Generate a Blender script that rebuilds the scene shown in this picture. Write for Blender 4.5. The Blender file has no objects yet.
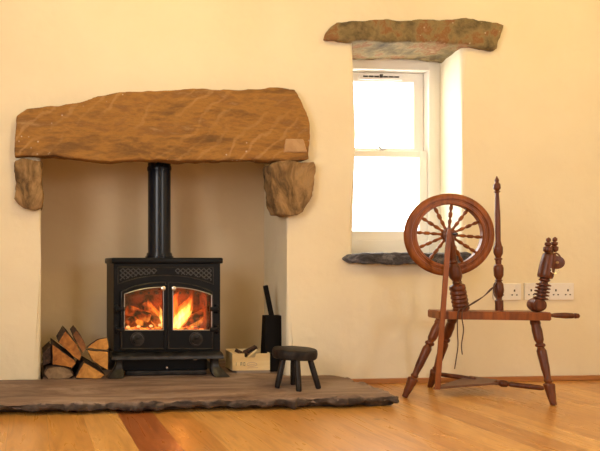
import bpy, bmesh, math, random
from mathutils import Vector, Matrix, noise
random.seed(7)
PI = math.pi
C = bpy.context.scene.collection
SC = bpy.context.scene

# ------------------------------------------------------------------ camera
F_PX, PPX, HZ = 580.0, 73.5, 265.0        # focal length and principal point in pixels
YAW = math.atan(0.075)
CAM = Vector((0.0, -2.915, 0.62))
cd = bpy.data.cameras.new('camera'); cam = bpy.data.objects.new('camera', cd); C.objects.link(cam)
cam.location = CAM; cam.rotation_euler = (PI/2, 0, -YAW)
cd.sensor_width = 36; cd.lens = F_PX/600*36
cd.shift_x = (300-PPX)/600; cd.shift_y = (HZ-225.5)/600
cd.clip_start = 0.05
SC.camera = cam

# ------------------------------------------------------------------ world, lights, exposure
w = bpy.data.worlds.new('world'); SC.world = w; w.use_nodes = True
wb = w.node_tree.nodes['Background']
wb.inputs[0].default_value = (0.98, 0.96, 0.95, 1); wb.inputs[1].default_value = 10.0
SC.view_settings.view_transform = 'Standard'; SC.view_settings.look = 'None'
SC.view_settings.gamma = 1; SC.view_settings.use_curve_mapping = False
SC.view_settings.exposure = 0.10

def area(name, loc, rot, sx, sy, power, col):
    l = bpy.data.lights.new(name, 'AREA'); l.shape = 'RECTANGLE'; l.size = sx; l.size_y = sy
    l.energy = power; l.color = col
    o = bpy.data.objects.new(name, l); C.objects.link(o); o.location = loc; o.rotation_euler = rot
    return o
# portals guide the daylight through the window openings
def portal(loc, rz, sx, sy):
    o = area('daylight_portal', loc, (PI/2, 0, rz), sx, sy, 1, (1, 1, 1)); o.data.cycles.is_portal = True
portal((-1.35, -2.6, 1.45), -PI/2, 1.4, 1.3)
portal((2.5, -5.05, 1.45), 0, 0.9, 1.0)
portal((1.78, 0.36, 1.10), PI, 0.72, 0.95)
# warm ceiling lamps
def spot(loc, power, col, r=0.12):
    l = bpy.data.lights.new('ceiling_lamp_light', 'POINT'); l.energy = power; l.color = col; l.shadow_soft_size = r
    o = bpy.data.objects.new('ceiling_lamp_light', l); C.objects.link(o); o.location = loc
spot((0.6, -1.25, 2.36), 18, (1.0, 0.70, 0.20))
spot((2.7, -1.25, 2.36), 18, (1.0, 0.70, 0.20))

# ------------------------------------------------------------------ pixel -> world helpers
_F = Vector((math.sin(YAW), math.cos(YAW), 0)); _R = Vector((math.cos(YAW), -math.sin(YAW), 0))
def ray(px, py): return _F + _R*((px-PPX)/F_PX) + Vector((0, 0, (HZ-py)/F_PX))
def W(px, py, y):                 # point of the plane y = const
    d = ray(px, py); t = (y-CAM.y)/d.y; return CAM + d*t
def G(px, py, z):                 # point of the plane z = const
    d = ray(px, py); t = (z-CAM.z)/d.z; return CAM + d*t
BANG = math.radians(13)
BN = Vector((math.sin(BANG), math.cos(BANG), 0)); BX = Vector((math.cos(BANG), -math.sin(BANG), 0))
_b0 = CAM + ray(490, 300)*2.62
def B(px, py, off):               # point of the spinning wheel's plane, off metres behind its bench front
    d = ray(px, py); n = BN; t = (n.dot(_b0) + off - n.dot(CAM))/n.dot(d); return CAM + d*t

# ------------------------------------------------------------------ materials
def mat(name, col, rough=0.6, metal=0.0, spec=0.5):
    m = bpy.data.materials.new(name); m.use_nodes = True
    b = m.node_tree.nodes['Principled BSDF']
    b.inputs['Base Color'].default_value = (*col, 1); b.inputs['Roughness'].default_value = rough
    b.inputs['Metallic'].default_value = metal; b.inputs['Specular IOR Level'].default_value = spec
    return m
def nd(m, t, **kw):
    n = m.node_tree.nodes.new(t)
    for k, v in kw.items():
        if k in n.inputs: n.inputs[k].default_value = v
        else: setattr(n, k, v)
    return n
def lk(m, a, b): m.node_tree.links.new(a, b)
def bsdf(m): return m.node_tree.nodes['Principled BSDF']
def coords(m, scale=(1, 1, 1), rot=(0, 0, 0), kind='Object'):
    if kind == 'World':
        out = nd(m, 'ShaderNodeNewGeometry').outputs['Position']
    else:
        out = nd(m, 'ShaderNodeTexCoord').outputs[kind]
    mp = nd(m, 'ShaderNodeMapping'); mp.inputs['Scale'].default_value = scale; mp.inputs['Rotation'].default_value = rot
    lk(m, out, mp.inputs[0]); return mp.outputs[0]
def ramp(m, fac, stops):
    r = nd(m, 'ShaderNodeValToRGB'); e = r.color_ramp.elements
    while len(e) < len(stops): e.new(0.5)
    for i, (p, c) in enumerate(stops): e[i].position = p; e[i].color = (*c, 1)
    lk(m, fac, r.inputs[0]); return r.outputs[0]
def noise_t(m, vec, scale, detail=4, rough=0.5, dist=0.0):
    n = nd(m, 'ShaderNodeTexNoise'); n.inputs['Scale'].default_value = scale; n.inputs['Detail'].default_value = detail
    n.inputs['Roughness'].default_value = rough; n.inputs['Distortion'].default_value = dist
    lk(m, vec, n.inputs['Vector']); return n.outputs['Fac']
def bump(m, h, strength, dist=0.01, chain=None):
    b = nd(m, 'ShaderNodeBump'); b.inputs['Strength'].default_value = strength; b.inputs['Distance'].default_value = dist
    lk(m, h, b.inputs['Height'])
    if chain: lk(m, chain, b.inputs['Normal'])
    lk(m, b.outputs[0], bsdf(m).inputs['Normal']); return b.outputs[0]
def mixc(m, fac, a, b, mode='MIX'):
    x = nd(m, 'ShaderNodeMix', data_type='RGBA', blend_type=mode)
    for s, v in ((0, fac), (6, a), (7, b)):
        if hasattr(v, 'is_linked'): lk(m, v, x.inputs[s])
        elif s == 0: x.inputs[0].default_value = v
        else: x.inputs[s].default_value = (*v, 1)
    return x.outputs[2]
def setcol(m, out): lk(m, out, bsdf(m).inputs['Base Color'])

M = {}
def plaster(name, c1, c2):
    m = mat(name, c1, 0.85, spec=0.2); v = coords(m, kind='World')
    setcol(m, ramp(m, noise_t(m, v, 1.6, 5), [(0.35, c1), (0.65, c2)]))
    b1 = bump(m, noise_t(m, v, 3.2, 3), 0.5, 0.04)
    bump(m, noise_t(m, v, 30, 5, 0.6), 0.35, 0.005, b1); return m
M['plaster'] = plaster('lime_plaster', (0.80, 0.71, 0.525), (0.84, 0.76, 0.58))
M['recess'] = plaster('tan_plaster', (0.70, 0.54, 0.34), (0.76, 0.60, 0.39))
M['ceiling'] = mat('ceiling_paint', (0.8, 0.76, 0.68), 0.9)

def stone(name, stops, nscale=6, stretch=(1, 1, 1), rot=(0, 0, 0), bs=0.6, rough=0.85, speck=True, veins=None, dist=1.2):
    m = mat(name, stops[0][1], rough, spec=0.25); v = coords(m, stretch, rot)
    n = noise_t(m, v, nscale, 8, 0.68, dist); c = ramp(m, n, stops)
    if veins:
        wv = nd(m, 'ShaderNodeTexWave'); wv.inputs['Scale'].default_value = veins[0]; wv.inputs['Distortion'].default_value = 7
        wv.inputs['Detail'].default_value = 4; wv.inputs['Detail Scale'].default_value = 1.4
        lk(m, coords(m, (1, 1, 1), (0, veins[2], 0)), wv.inputs['Vector'])
        f = ramp(m, wv.outputs['Fac'], [(0.80, (0, 0, 0)), (0.99, (0.5,)*3)]); f = mixc(m, 1.0, f, ramp(m, noise_t(m, coords(m), 3.5, 3), [(0.45, (0, 0, 0)), (0.62, (1, 1, 1))]), 'MULTIPLY')
        c = mixc(m, f, c, veins[1])
    if speck:
        vo = nd(m, 'ShaderNodeTexVoronoi'); vo.inputs['Scale'].default_value = 26
        lk(m, coords(m), vo.inputs['Vector'])
        f = ramp(m, vo.outputs['Distance'], [(0.07, (0.7,)*3), (0.14, (0, 0, 0))])
        g = ramp(m, noise_t(m, coords(m), 4, 2), [(0.55, (0, 0, 0)), (0.65, (1, 1, 1))])
        c = mixc(m, mixc(m, 1.0, f, g, 'MULTIPLY'), c, (0.62, 0.52, 0.40))
    setcol(m, c)
    b1 = bump(m, noise_t(m, v, nscale*1.7, 6, 0.6), bs, 0.02)
    bump(m, noise_t(m, coords(m), 60, 4, 0.6), bs*0.6, 0.003, b1)
    return m
M['lintel'] = stone('ochre_lintel_stone', [(0.28, (0.11, 0.062, 0.028)), (0.42, (0.20, 0.102, 0.034)), (0.52, (0.34, 0.170, 0.045)), (0.60, (0.24, 0.120, 0.040)), (0.70, (0.38, 0.235, 0.105))], 4.2, (0.7, 1, 2.4), (0, -0.55, 0), 0.9, dist=0.2, veins=(4.5, (0.46, 0.27, 0.11), -0.8))
M['patch'] = stone('pale_sandstone', [(0.3, (0.40, 0.24, 0.12)), (0.7, (0.50, 0.33, 0.18))], 10, speck=False, bs=0.3)
M['corbel'] = stone('brown_corbel_stone', [(0.32, (0.05, 0.032, 0.018)), (0.45, (0.19, 0.115, 0.05)), (0.58, (0.34, 0.21, 0.095)), (0.72, (0.22, 0.155, 0.10))], 9, (1, 1, 0.5), (0, 0.3, 0), 0.9)
M['wlintel'] = stone('mossy_lintel_stone', [(0.30, (0.055, 0.042, 0.024)), (0.43, (0.16, 0.12, 0.060)), (0.54, (0.27, 0.20, 0.095)), (0.60, (0.24, 0.11, 0.045)), (0.72, (0.36, 0.25, 0.14))], 9, (1, 1, 1.0), (0, 0, 0), 1.0, dist=0.2)
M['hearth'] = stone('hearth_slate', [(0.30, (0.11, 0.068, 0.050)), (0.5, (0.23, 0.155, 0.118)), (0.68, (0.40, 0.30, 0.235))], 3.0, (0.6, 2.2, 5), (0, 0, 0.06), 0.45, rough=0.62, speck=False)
m = M['hearth']; b_ = bsdf(m); top_ = b_.inputs['Base Color'].links[0].from_socket     # darker colour blended in on slab faces that do not point up
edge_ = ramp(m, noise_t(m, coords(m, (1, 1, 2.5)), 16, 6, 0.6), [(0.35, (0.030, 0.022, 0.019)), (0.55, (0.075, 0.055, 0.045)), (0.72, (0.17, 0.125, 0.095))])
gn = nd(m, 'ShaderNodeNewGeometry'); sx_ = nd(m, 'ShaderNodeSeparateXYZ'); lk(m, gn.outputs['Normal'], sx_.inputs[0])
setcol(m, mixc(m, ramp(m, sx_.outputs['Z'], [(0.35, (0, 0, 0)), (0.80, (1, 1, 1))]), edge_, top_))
M['slate'] = stone('blue_grey_slate', [(0.35, (0.035, 0.036, 0.046)), (0.5, (0.085, 0.085, 0.105)), (0.70, (0.24, 0.24, 0.27))], 14, (1, 1, 2), (0, 0, 0), 0.8, rough=0.6, speck=False)

def floor_mat():
    m = mat('oak_floor', (0.6, 0.33, 0.12), 0.3, spec=0.5)
    g = nd(m, 'ShaderNodeNewGeometry'); sp = nd(m, 'ShaderNodeSeparateXYZ'); lk(m, g.outputs['Position'], sp.inputs[0])
    def mth(op, a, b=0.0):
        n = nd(m, 'ShaderNodeMath', operation=op)
        for i, v in enumerate((a, b)):
            if hasattr(v, 'is_linked'): lk(m, v, n.inputs[i])
            else: n.inputs[i].default_value = v
        return n.outputs[0]
    u = mth('DIVIDE', mth('SUBTRACT', sp.outputs['X'], 0.066), 0.149)
    idx = mth('FLOOR', u); fr = mth('FRACT', u)
    wn = nd(m, 'ShaderNodeTexWhiteNoise', noise_dimensions='1D'); lk(m, idx, wn.inputs['W'])
    v = mth('ADD', mth('DIVIDE', sp.outputs['Y'], 1.9), mth('MULTIPLY', wn.outputs['Value'], 7.3))
    row = mth('FLOOR', v); vf = mth('FRACT', v)
    cmb = nd(m, 'ShaderNodeCombineXYZ'); lk(m, idx, cmb.inputs[0]); lk(m, row, cmb.inputs[1])
    wn2 = nd(m, 'ShaderNodeTexWhiteNoise', noise_dimensions='2D'); lk(m, cmb.outputs[0], wn2.inputs['Vector'])
    base = ramp(m, wn2.outputs['Value'], [(0.0, (0.54, 0.245, 0.052)), (0.35, (0.62, 0.30, 0.068)), (0.7, (0.68, 0.345, 0.082)), (1.0, (0.74, 0.40, 0.115))])
    # one board is a much redder, darker piece of wood
    isd = mth('COMPARE', idx, 2.0)
    m.node_tree.nodes[isd.node.name].inputs[2].default_value = 0.1
    base = mixc(m, isd, base, (0.36, 0.115, 0.030))
    cv = nd(m, 'ShaderNodeCombineXYZ'); lk(m, mth('ADD', mth('MULTIPLY', sp.outputs['X'], 9.0), mth('MULTIPLY', wn2.outputs['Value'], 31.0)), cv.inputs[0]); lk(m, mth('MULTIPLY', sp.outputs['Y'], 1.1), cv.inputs[1])
    gr = noise_t(m, cv.outputs[0], 2.2, 6, 0.6, 1.6)
    gcol = ramp(m, gr, [(0.3, (0.72, 0.66, 0.60)), (0.5, (0.95, 0.94, 0.92)), (0.7, (1.1, 1.1, 1.08))])
    c = mixc(m, 1.0, base, gcol, 'MULTIPLY')
    kn = nd(m, 'ShaderNodeTexVoronoi'); kn.inputs['Scale'].default_value = 3.1; lk(m, g.outputs['Position'], kn.inputs['Vector'])
    kf = ramp(m, kn.outputs['Distance'], [(0.02, (0.6,)*3), (0.05, (0, 0, 0))]); c = mixc(m, kf, c, (0.16, 0.06, 0.02))
    gap = mth('MAXIMUM', mth('LESS_THAN', fr, 0.010), mth('LESS_THAN', vf, 0.0012))
    c = mixc(m, mth('MULTIPLY', gap, 0.55), c, (0.16, 0.07, 0.025)); setcol(m, c)
    lk(m, ramp(m, gr, [(0.3, (0.36,)*3), (0.7, (0.25,)*3)]), bsdf(m).inputs['Roughness'])
    bsdf(m).inputs['Coat Weight'].default_value = 0.5; bsdf(m).inputs['Coat Roughness'].default_value = 0.34
    bump(m, gr, 0.06, 0.002); return m
M['floor'] = floor_mat()

def wood(name, c0, c1, rough=0.35, scale=1.0, axis=(1, 1, 0.12), coat=0.0):
    m = mat(name, c0, rough); v = coords(m, tuple(a*scale for a in axis))
    n = noise_t(m, v, 30, 5, 0.6, 0.8); setcol(m, ramp(m, n, [(0.32, c0), (0.66, c1)]))
    bump(m, n, 0.12, 0.001); bsdf(m).inputs['Coat Weight'].default_value = coat
    bsdf(m).inputs['Coat Roughness'].default_value = 0.2; return m
M['wheel'] = wood('varnished_red_brown_wood', (0.060, 0.014, 0.005), (0.16, 0.043, 0.011), 0.36, coat=0.0)
M['wheel_light'] = wood('varnished_orange_brown_wood', (0.115, 0.028, 0.005), (0.31, 0.088, 0.014), 0.38, coat=0.0)
for q_ in ('wheel', 'wheel_light'): bsdf(M[q_]).inputs['Specular IOR Level'].default_value = 0.35
M['treadle'] = wood('worn_grey_brown_wood', (0.13, 0.058, 0.035), (0.22, 0.11, 0.07), 0.5, axis=(0.2, 1, 1))
M['stool'] = wood('blackened_wood', (0.006, 0.0045, 0.004), (0.030, 0.023, 0.020), 0.5, axis=(0.3, 1, 0.3)); bsdf(M['stool']).inputs['Specular IOR Level'].default_value = 0.2
M['skirting'] = wood('oak_skirting', (0.36, 0.14, 0.04), (0.48, 0.21, 0.07), 0.45, axis=(0.05, 1, 1))
M['pine'] = wood('pale_pine', (0.76, 0.55, 0.27), (0.88, 0.70, 0.40), 0.65, axis=(0.15, 1, 1))
M['pine_grey'] = mat('grey_board', (0.30, 0.24, 0.20), 0.7)
M['splitwood'] = wood('split_firewood', (0.20, 0.062, 0.010), (0.50, 0.20, 0.036), 0.75, 0.8, (1, 1, 1))
M['splitwood2'] = wood('pale_split_firewood', (0.36, 0.14, 0.024), (0.66, 0.32, 0.070), 0.75, 0.8, (1, 1, 1))
M['darkwood'] = wood('dark_split_firewood', (0.10, 0.035, 0.012), (0.30, 0.12, 0.035), 0.8, 0.8, (1, 1, 1))
M['greyend'] = wood('weathered_log_end', (0.16, 0.10, 0.055), (0.30, 0.20, 0.11), 0.85, 0.8, (1, 1, 1))
m = M['bark'] = mat('dark_bark', (0.05, 0.025, 0.014), 0.9); n_ = noise_t(m, coords(m, (1, 0.3, 1)), 60, 6)
setcol(m, ramp(m, n_, [(0.35, (0.018, 0.009, 0.006)), (0.7, (0.095, 0.045, 0.024))])); bump(m, n_, 0.8, 0.006)
m = M['iron'] = mat('black_stove_iron', (0.003, 0.004, 0.006), 0.40, spec=0.18); bump(m, noise_t(m, coords(m), 160, 3), 0.25, 0.001)
m = M['iron_worn'] = mat('worn_grey_black_iron', (0.05, 0.05, 0.055), 0.36, 0.4); bump(m, noise_t(m, coords(m), 50, 4), 0.4, 0.002)
setcol(m, ramp(m, noise_t(m, coords(m), 18, 5), [(0.35, (0.006, 0.006, 0.007)), (0.62, (0.040, 0.037, 0.035))]))
M['fret'] = mat('dull_grey_iron', (0.07, 0.07, 0.072), 0.4, 0.3)
M['pipe'] = mat('blue_black_enamel', (0.005, 0.008, 0.016), 0.25, spec=0.35)
M['black'] = mat('matt_black_metal', (0.004, 0.003, 0.003), 0.6, spec=0.15)
M['steel'] = mat('bright_steel', (0.75, 0.73, 0.70), 0.22, 1.0)
M['trim'] = mat('grey_steel_trim', (0.42, 0.42, 0.44), 0.35, 0.9)
M['upvc'] = mat('cream_painted_wood', (0.84, 0.81, 0.75), 0.45)
M['white'] = mat('white_plastic', (0.84, 0.82, 0.80), 0.3)
M['dark'] = mat('dark_slot', (0.02, 0.02, 0.02), 0.6)
M['cord'] = mat('brown_leather_cord', (0.07, 0.028, 0.014), 0.6)
M['ink'] = mat('faded_black_ink', (0.14, 0.10, 0.09), 0.8)
M['inkp'] = mat('faded_violet_ink', (0.42, 0.27, 0.30), 0.8)
M['brass'] = mat('dull_brass', (0.35, 0.22, 0.09), 0.4, 1.0)
def glass(name, fac, tint):
    m = bpy.data.materials.new(name); m.use_nodes = True; nt = m.node_tree; nt.nodes.clear()
    o = nd(m, 'ShaderNodeOutputMaterial'); t = nd(m, 'ShaderNodeBsdfTransparent'); t.inputs[0].default_value = (*tint, 1)
    g = nd(m, 'ShaderNodeBsdfGlossy'); g.inputs['Roughness'].default_value = 0.03
    x = nd(m, 'ShaderNodeMixShader'); x.inputs[0].default_value = fac
    lk(m, t.outputs[0], x.inputs[1]); lk(m, g.outputs[0], x.inputs[2]); lk(m, x.outputs[0], o.inputs[0]); return m
M['glass'] = glass('window_glass', 0.05, (0.97, 0.98, 0.97))
M['stoveglass'] = glass('heat_glass', 0.05, (0.92, 0.86, 0.80))
m = M['brick'] = mat('firebrick', (0.20, 0.07, 0.035), 0.9); n_ = noise_t(m, coords(m), 22, 5)
setcol(m, ramp(m, n_, [(0.38, (0.025, 0.006, 0.003)), (0.62, (0.26, 0.055, 0.018))])); bump(m, n_, 0.8, 0.01)
def ember(name, strength, lo, hi, s=40):
    m = mat(name, (0.03, 0.02, 0.018), 0.9); n = noise_t(m, coords(m), s, 4)
    e = ramp(m, n, [(lo, (0, 0, 0)), ((lo+hi)/2, (0.55, 0.06, 0.004)), (hi, (1.0, 0.32, 0.05))])
    lk(m, e, bsdf(m).inputs['Emission Color']); bsdf(m).inputs['Emission Strength'].default_value = strength
    bump(m, n, 0.8, 0.006); return m
M['ember'] = ember('glowing_embers', 2.4, 0.38, 0.62)
M['emberlog'] = ember('charred_glowing_log', 0.9, 0.40, 0.70, 26)
M['hot'] = mat('white_hot_coal', (0.1, 0.04, 0.02), 0.9); bsdf(M['hot']).inputs['Emission Color'].default_value = (1, 0.45, 0.16, 1); bsdf(M['hot']).inputs['Emission Strength'].default_value = 2.0
def flame_mat(name, strength, c_lo, c_hi, z0, z1):
    m = bpy.data.materials.new(name); m.use_nodes = True; nt = m.node_tree; nt.nodes.clear()
    o = nd(m, 'ShaderNodeOutputMaterial'); e = nd(m, 'ShaderNodeEmission')
    g = nd(m, 'ShaderNodeNewGeometry'); s = nd(m, 'ShaderNodeSeparateXYZ'); lk(m, g.outputs['Position'], s.inputs[0])
    r = nd(m, 'ShaderNodeMapRange'); r.inputs['From Min'].default_value = z0; r.inputs['From Max'].default_value = z1
    lk(m, s.outputs['Z'], r.inputs['Value']); c = ramp(m, r.outputs[0], [(0.0, c_lo), (0.75, c_hi)])
    lk(m, c, e.inputs[0])
    n = noise_t(m, coords(m, (2.2, 1, 0.7), (0, 0.6, 0)), 34, 3)
    k = nd(m, 'ShaderNodeMapRange'); k.inputs['From Min'].default_value = 0.38; k.inputs['From Max'].default_value = 0.62
    k.inputs['To Min'].default_value = strength*0.25; k.inputs['To Max'].default_value = strength*1.5
    lk(m, n, k.inputs['Value']); lk(m, k.outputs[0], e.inputs[1]); lk(m, e.outputs[0], o.inputs['Volume']); return m
M['flame'] = flame_mat('yellow_flame', 95, (1.0, 0.62, 0.16), (1.0, 0.36, 0.05), 0.30, 0.46)
M['flame_red'] = flame_mat('orange_flame', 36, (1.0, 0.30, 0.035), (1.0, 0.13, 0.015), 0.30, 0.48)

# ------------------------------------------------------------------ mesh helpers
def rootloc(p):
    v = Vector((0, 0, 0))
    while p: v += p.location; p = p.parent
    return v
def obj(name, bm, m, parent=None, smooth=False, angle=35):
    bmesh.ops.recalc_face_normals(bm, faces=bm.faces[:])
    me = bpy.data.meshes.new(name)
    mats = m if isinstance(m, (list, tuple)) else [m]
    for q in mats: me.materials.append(q)
    if parent: off = rootloc(parent)
    else:
        xs = [v.co for v in bm.verts]
        off = Vector(((min(v.x for v in xs)+max(v.x for v in xs))/2, (min(v.y for v in xs)+max(v.y for v in xs))/2, min(v.z for v in xs)))
    bmesh.ops.translate(bm, verts=bm.verts[:], vec=-off)
    bm.to_mesh(me); bm.free()
    if smooth:
        for p in me.polygons: p.use_smooth = True
        try: me.set_sharp_from_angle(angle=math.radians(angle))
        except Exception: pass
    o = bpy.data.objects.new(name, me); C.objects.link(o)
    if parent: o.parent = parent
    else: o.location = off
    return o
def tag(o, label, cat, group=None, kind=None):
    if label: o['label'] = label
    if cat: o['category'] = cat
    if group: o['group'] = group
    if kind: o['kind'] = kind
    return o
def struct(name, bm, m, **k):
    o = obj(name, bm, m, **k); o['kind'] = 'structure'; return o
def thing(name, label, cat, loc, group=None):
    o = bpy.data.objects.new(name, None); C.objects.link(o); o.location = loc; o.empty_display_size = 0.05
    return tag(o, label, cat, group)
def box(bm, a, b, bev=0.0, seg=2, rotz=0.0, mi=0):
    a, b = Vector(a), Vector(b); c = (a+b)/2; d = b-a
    r = bmesh.ops.create_cube(bm, size=1.0, matrix=Matrix.Translation(c) @ Matrix.Rotation(rotz, 4, 'Z') @ Matrix.Diagonal((abs(d.x), abs(d.y), abs(d.z), 1)))
    vs = r['verts']; fs = list({f for v in vs for f in v.link_faces})
    for f in fs: f.material_index = mi
    if bev > 0:
        es = list({e for v in vs for e in v.link_edges}); bmesh.ops.bevel(bm, geom=es, offset=bev, segments=seg, affect='EDGES', profile=0.5)
def frame_of(d):
    d = d.normalized(); up = Vector((0, 0, 1)) if abs(d.z) < 0.9 else Vector((0, 1, 0))
    x = up.cross(d).normalized(); return x, d.cross(x).normalized()
def lathe(bm, p0, p1, prof, seg=20, flat=1.0):
    p0, p1 = Vector(p0), Vector(p1); d = p1-p0; x, y = frame_of(d); rings = []
    for t, r in prof:
        c = p0 + d*t
        rings.append([bm.verts.new(c + x*(r*math.cos(2*PI*k/seg)) + y*(r*flat*math.sin(2*PI*k/seg))) for k in range(seg)])
    for a, b in zip(rings, rings[1:]):
        for k in range(seg): bm.faces.new((a[k], a[(k+1) % seg], b[(k+1) % seg], b[k]))
    bm.faces.new(rings[0][::-1]); bm.faces.new(rings[-1])
def smoothprof(pts, n=6):                     # monotone-ish spline of a turned profile
    out = []
    for i in range(len(pts)-1):
        (t0, r0), (t1, r1) = pts[i], pts[i+1]
        if abs(t1-t0) < 0.004: out.append((t0, r0)); continue
        for k in range(n):
            s = k/n; e = s*s*(3-2*s); out.append((t0+(t1-t0)*s, r0+(r1-r0)*e))
    out.append(pts[-1]); return out
def tube(bm, pts, r, seg=8):
    pts = [Vector(p) for p in pts]; rings = []; n = len(pts); px_ = None
    for i, p in enumerate(pts):
        d = (pts[min(i+1, n-1)]-pts[max(i-1, 0)]).normalized()
        if px_ is None: x, y = frame_of(d)
        else: x = (px_ - d*px_.dot(d)).normalized(); y = d.cross(x)
        px_ = x; rr = r[i] if isinstance(r, (list, tuple)) else r
        rings.append([bm.verts.new(p + x*(rr*math.cos(2*PI*k/seg)) + y*(rr*math.sin(2*PI*k/seg))) for k in range(seg)])
    for a, b in zip(rings, rings[1:]):
        for k in range(seg): bm.faces.new((a[k], a[(k+1) % seg], b[(k+1) % seg], b[k]))
    bm.faces.new(rings[0][::-1]); bm.faces.new(rings[-1])
def curve(pts, n=8):                          # Catmull-Rom
    P = [Vector(p) for p in pts]; P = [P[0]*2-P[1]] + P + [P[-1]*2-P[-2]]; out = []
    for i in range(1, len(P)-2):
        for k in range(n):
            t = k/n; a, b, c, d = P[i-1:i+3]
            out.append(0.5*((2*b) + (c-a)*t + (2*a-5*b+4*c-d)*t*t + (-a+3*b-3*c+d)*t**3))
    out.append(P[-2]); return out
def prism(bm, pts, ext, mi_front=0, mi_side=0, mi_back=None):
    pts = [Vector(p) for p in pts]; ext = Vector(ext)
    a = [bm.verts.new(p) for p in pts]; b = [bm.verts.new(p+ext) for p in pts]; n = len(a)
    f = bm.faces.new(a); f.material_index = mi_front
    f = bm.faces.new(b[::-1]); f.material_index = mi_side if mi_back is None else mi_back
    for k in range(n):
        f = bm.faces.new((a[k], b[k], b[(k+1) % n], a[(k+1) % n])); f.material_index = mi_side
def ring_prism(bm, outer, inner, ext, bev=0.0):
    ext = Vector(ext); n = len(outer)
    oa = [bm.verts.new(p) for p in outer]; ia = [bm.verts.new(p) for p in inner]
    ob = [bm.verts.new(Vector(p)+ext) for p in outer]; ib = [bm.verts.new(Vector(p)+ext) for p in inner]
    for k in range(n):
        j = (k+1) % n
        bm.faces.new((oa[k], oa[j], ia[j], ia[k])); bm.faces.new((ob[k], ib[k], ib[j], ob[j]))
        bm.faces.new((oa[k], ob[k], ob[j], oa[j])); bm.faces.new((ia[k], ia[j], ib[j], ib[k]))
def fractal(p, s, oct=4): return noise.fractal(p*s, 1.0, 2.0, oct)
def rocky(bm0, name, m, voxel, amp, scale, parent=None, seed=0, amp_fn=None, facet=0.0):
    me = bpy.data.meshes.new('tmp'); bmesh.ops.recalc_face_normals(bm0, faces=bm0.faces[:]); bm0.to_mesh(me); bm0.free()
    o = bpy.data.objects.new('tmp', me); C.objects.link(o)
    r = o.modifiers.new('r', 'REMESH'); r.mode = 'VOXEL'; r.voxel_size = voxel
    bpy.context.view_layer.update()
    dg = bpy.context.evaluated_depsgraph_get(); nm = bpy.data.meshes.new_from_object(o.evaluated_get(dg))
    bpy.data.objects.remove(o); bm = bmesh.new(); bm.from_mesh(nm); bpy.data.meshes.remove(nm); bm.normal_update()
    bmesh.ops.smooth_vert(bm, verts=bm.verts[:], factor=0.5, use_axis_x=True, use_axis_y=True, use_axis_z=True); bm.normal_update()
    off = Vector((seed*3.1, seed*1.7, seed*0.9)); new = []
    for v in bm.verts:
        a = amp*(amp_fn(v.co) if amp_fn else 1.0)
        h = fractal(v.co+off, scale, 5)
        if facet:
            h += facet*(noise.cell(Vector((v.co.x*scale*1.3, v.co.y*scale, v.co.z*scale*1.3))+off)-0.5)
        new.append(v.co + v.normal*(a*h))
    for v, c in zip(bm.verts, new): v.co = c
    return obj(name, bm, m, parent, smooth=True, angle=50)

# ================================================================== SETTING
XL, XR, YF, ZC = -1.3, 3.9, -5.0, 2.55
HT = 0.048                                    # hearth thickness
fx0 = W(41, 300, 0).x; fx1 = W(287, 300, 0).x; fz = W(150, 150, 0).z + 0.10; fd = 0.50
wx0 = W(355.3, 200, 0).x; wx1 = W(462, 200, 0).x; wz0 = W(400, 259, 0).z; wz1 = W(400, 34, 0).z; wd = 0.235

def wall_with_holes():
    bm = bmesh.new()
    xs = [XL, fx0, fx1, wx0, wx1, XR]; zs = [0, wz0, fz, wz1, ZC]
    V = {(i, j): bm.verts.new((x, 0, z)) for i, x in enumerate(xs) for j, z in enumerate(zs)}
    hole = lambda i, j: (i == 1 and zs[j] < fz-1e-6) or (i == 3 and wz0-1e-6 < zs[j] < wz1-1e-6)
    for i in range(5):
        for j in range(4):
            if not hole(i, j): bm.faces.new((V[i, j], V[i+1, j], V[i+1, j+1], V[i, j+1]))
    # reveals (the fireplace opening is open at its foot)
    def reveal(loop, back, closed):
        vb = [bm.verts.new(p) for p in back]; es = []
        n = len(loop)
        for k in range(n if closed else n-1):
            j = (k+1) % n; bm.faces.new((loop[k], loop[j], vb[j], vb[k])); es.append(bm.edges.get((loop[k], loop[j])))
        return es, vb
    L = [V[1, 0], V[1, 1], V[1, 2], V[2, 2], V[2, 1], V[2, 0]]
    bxL, bxR = fx0-0.02, fx1+0.085             # the recess widens a little to the back
    Bk = [(bxL if k < 3 else bxR, fd, v.co.z) for k, v in enumerate(L)]
    e1, vb1 = reveal(L, Bk, False)
    L2 = [V[3, 1], V[3, 2], V[3, 3], V[4, 3], V[4, 2], V[4, 1]]
    wl, wr = W(318, 200, wd+0.08).x, W(444, 200, wd).x
    Bk2 = [(wl if k < 3 else wr, wd+0.09, v.co.z) for k, v in enumerate(L2)]
    e2, _ = reveal(L2, Bk2, True)
    vert = [e for e in e1+e2 if abs(e.verts[0].co.x-e.verts[1].co.x) < 1e-4]
    bmesh.ops.bevel(bm, geom=vert, offset=0.045, segments=6, affect='EDGES', profile=0.5)
    return bm
struct('wall_fireplace', wall_with_holes(), M['plaster'], smooth=True, angle=40)
bm = bmesh.new(); box(bm, (fx0-0.08, fd, 0), (fx1+0.14, fd+0.06, fz+0.25)); struct('wall_recess_back', bm, M['recess'])
bm = bmesh.new()                                # outer leaf of the wall, behind the plaster
wl, wr = W(318, 200, wd+0.08).x, W(444, 200, wd).x
box(bm, (fx1+0.15, fd+0.01, 0), (wl-0.002, fd+0.06, ZC)); box(bm, (wr+0.002, wd+0.1, 0), (XR, fd+0.0, ZC))
box(bm, (XL, fd+0.01, 0), (fx0-0.09, fd+0.06, ZC)); box(bm, (fx0-0.08, fd+0.061, fz+0.1), (fx1+0.14, fd+0.09, ZC))
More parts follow.
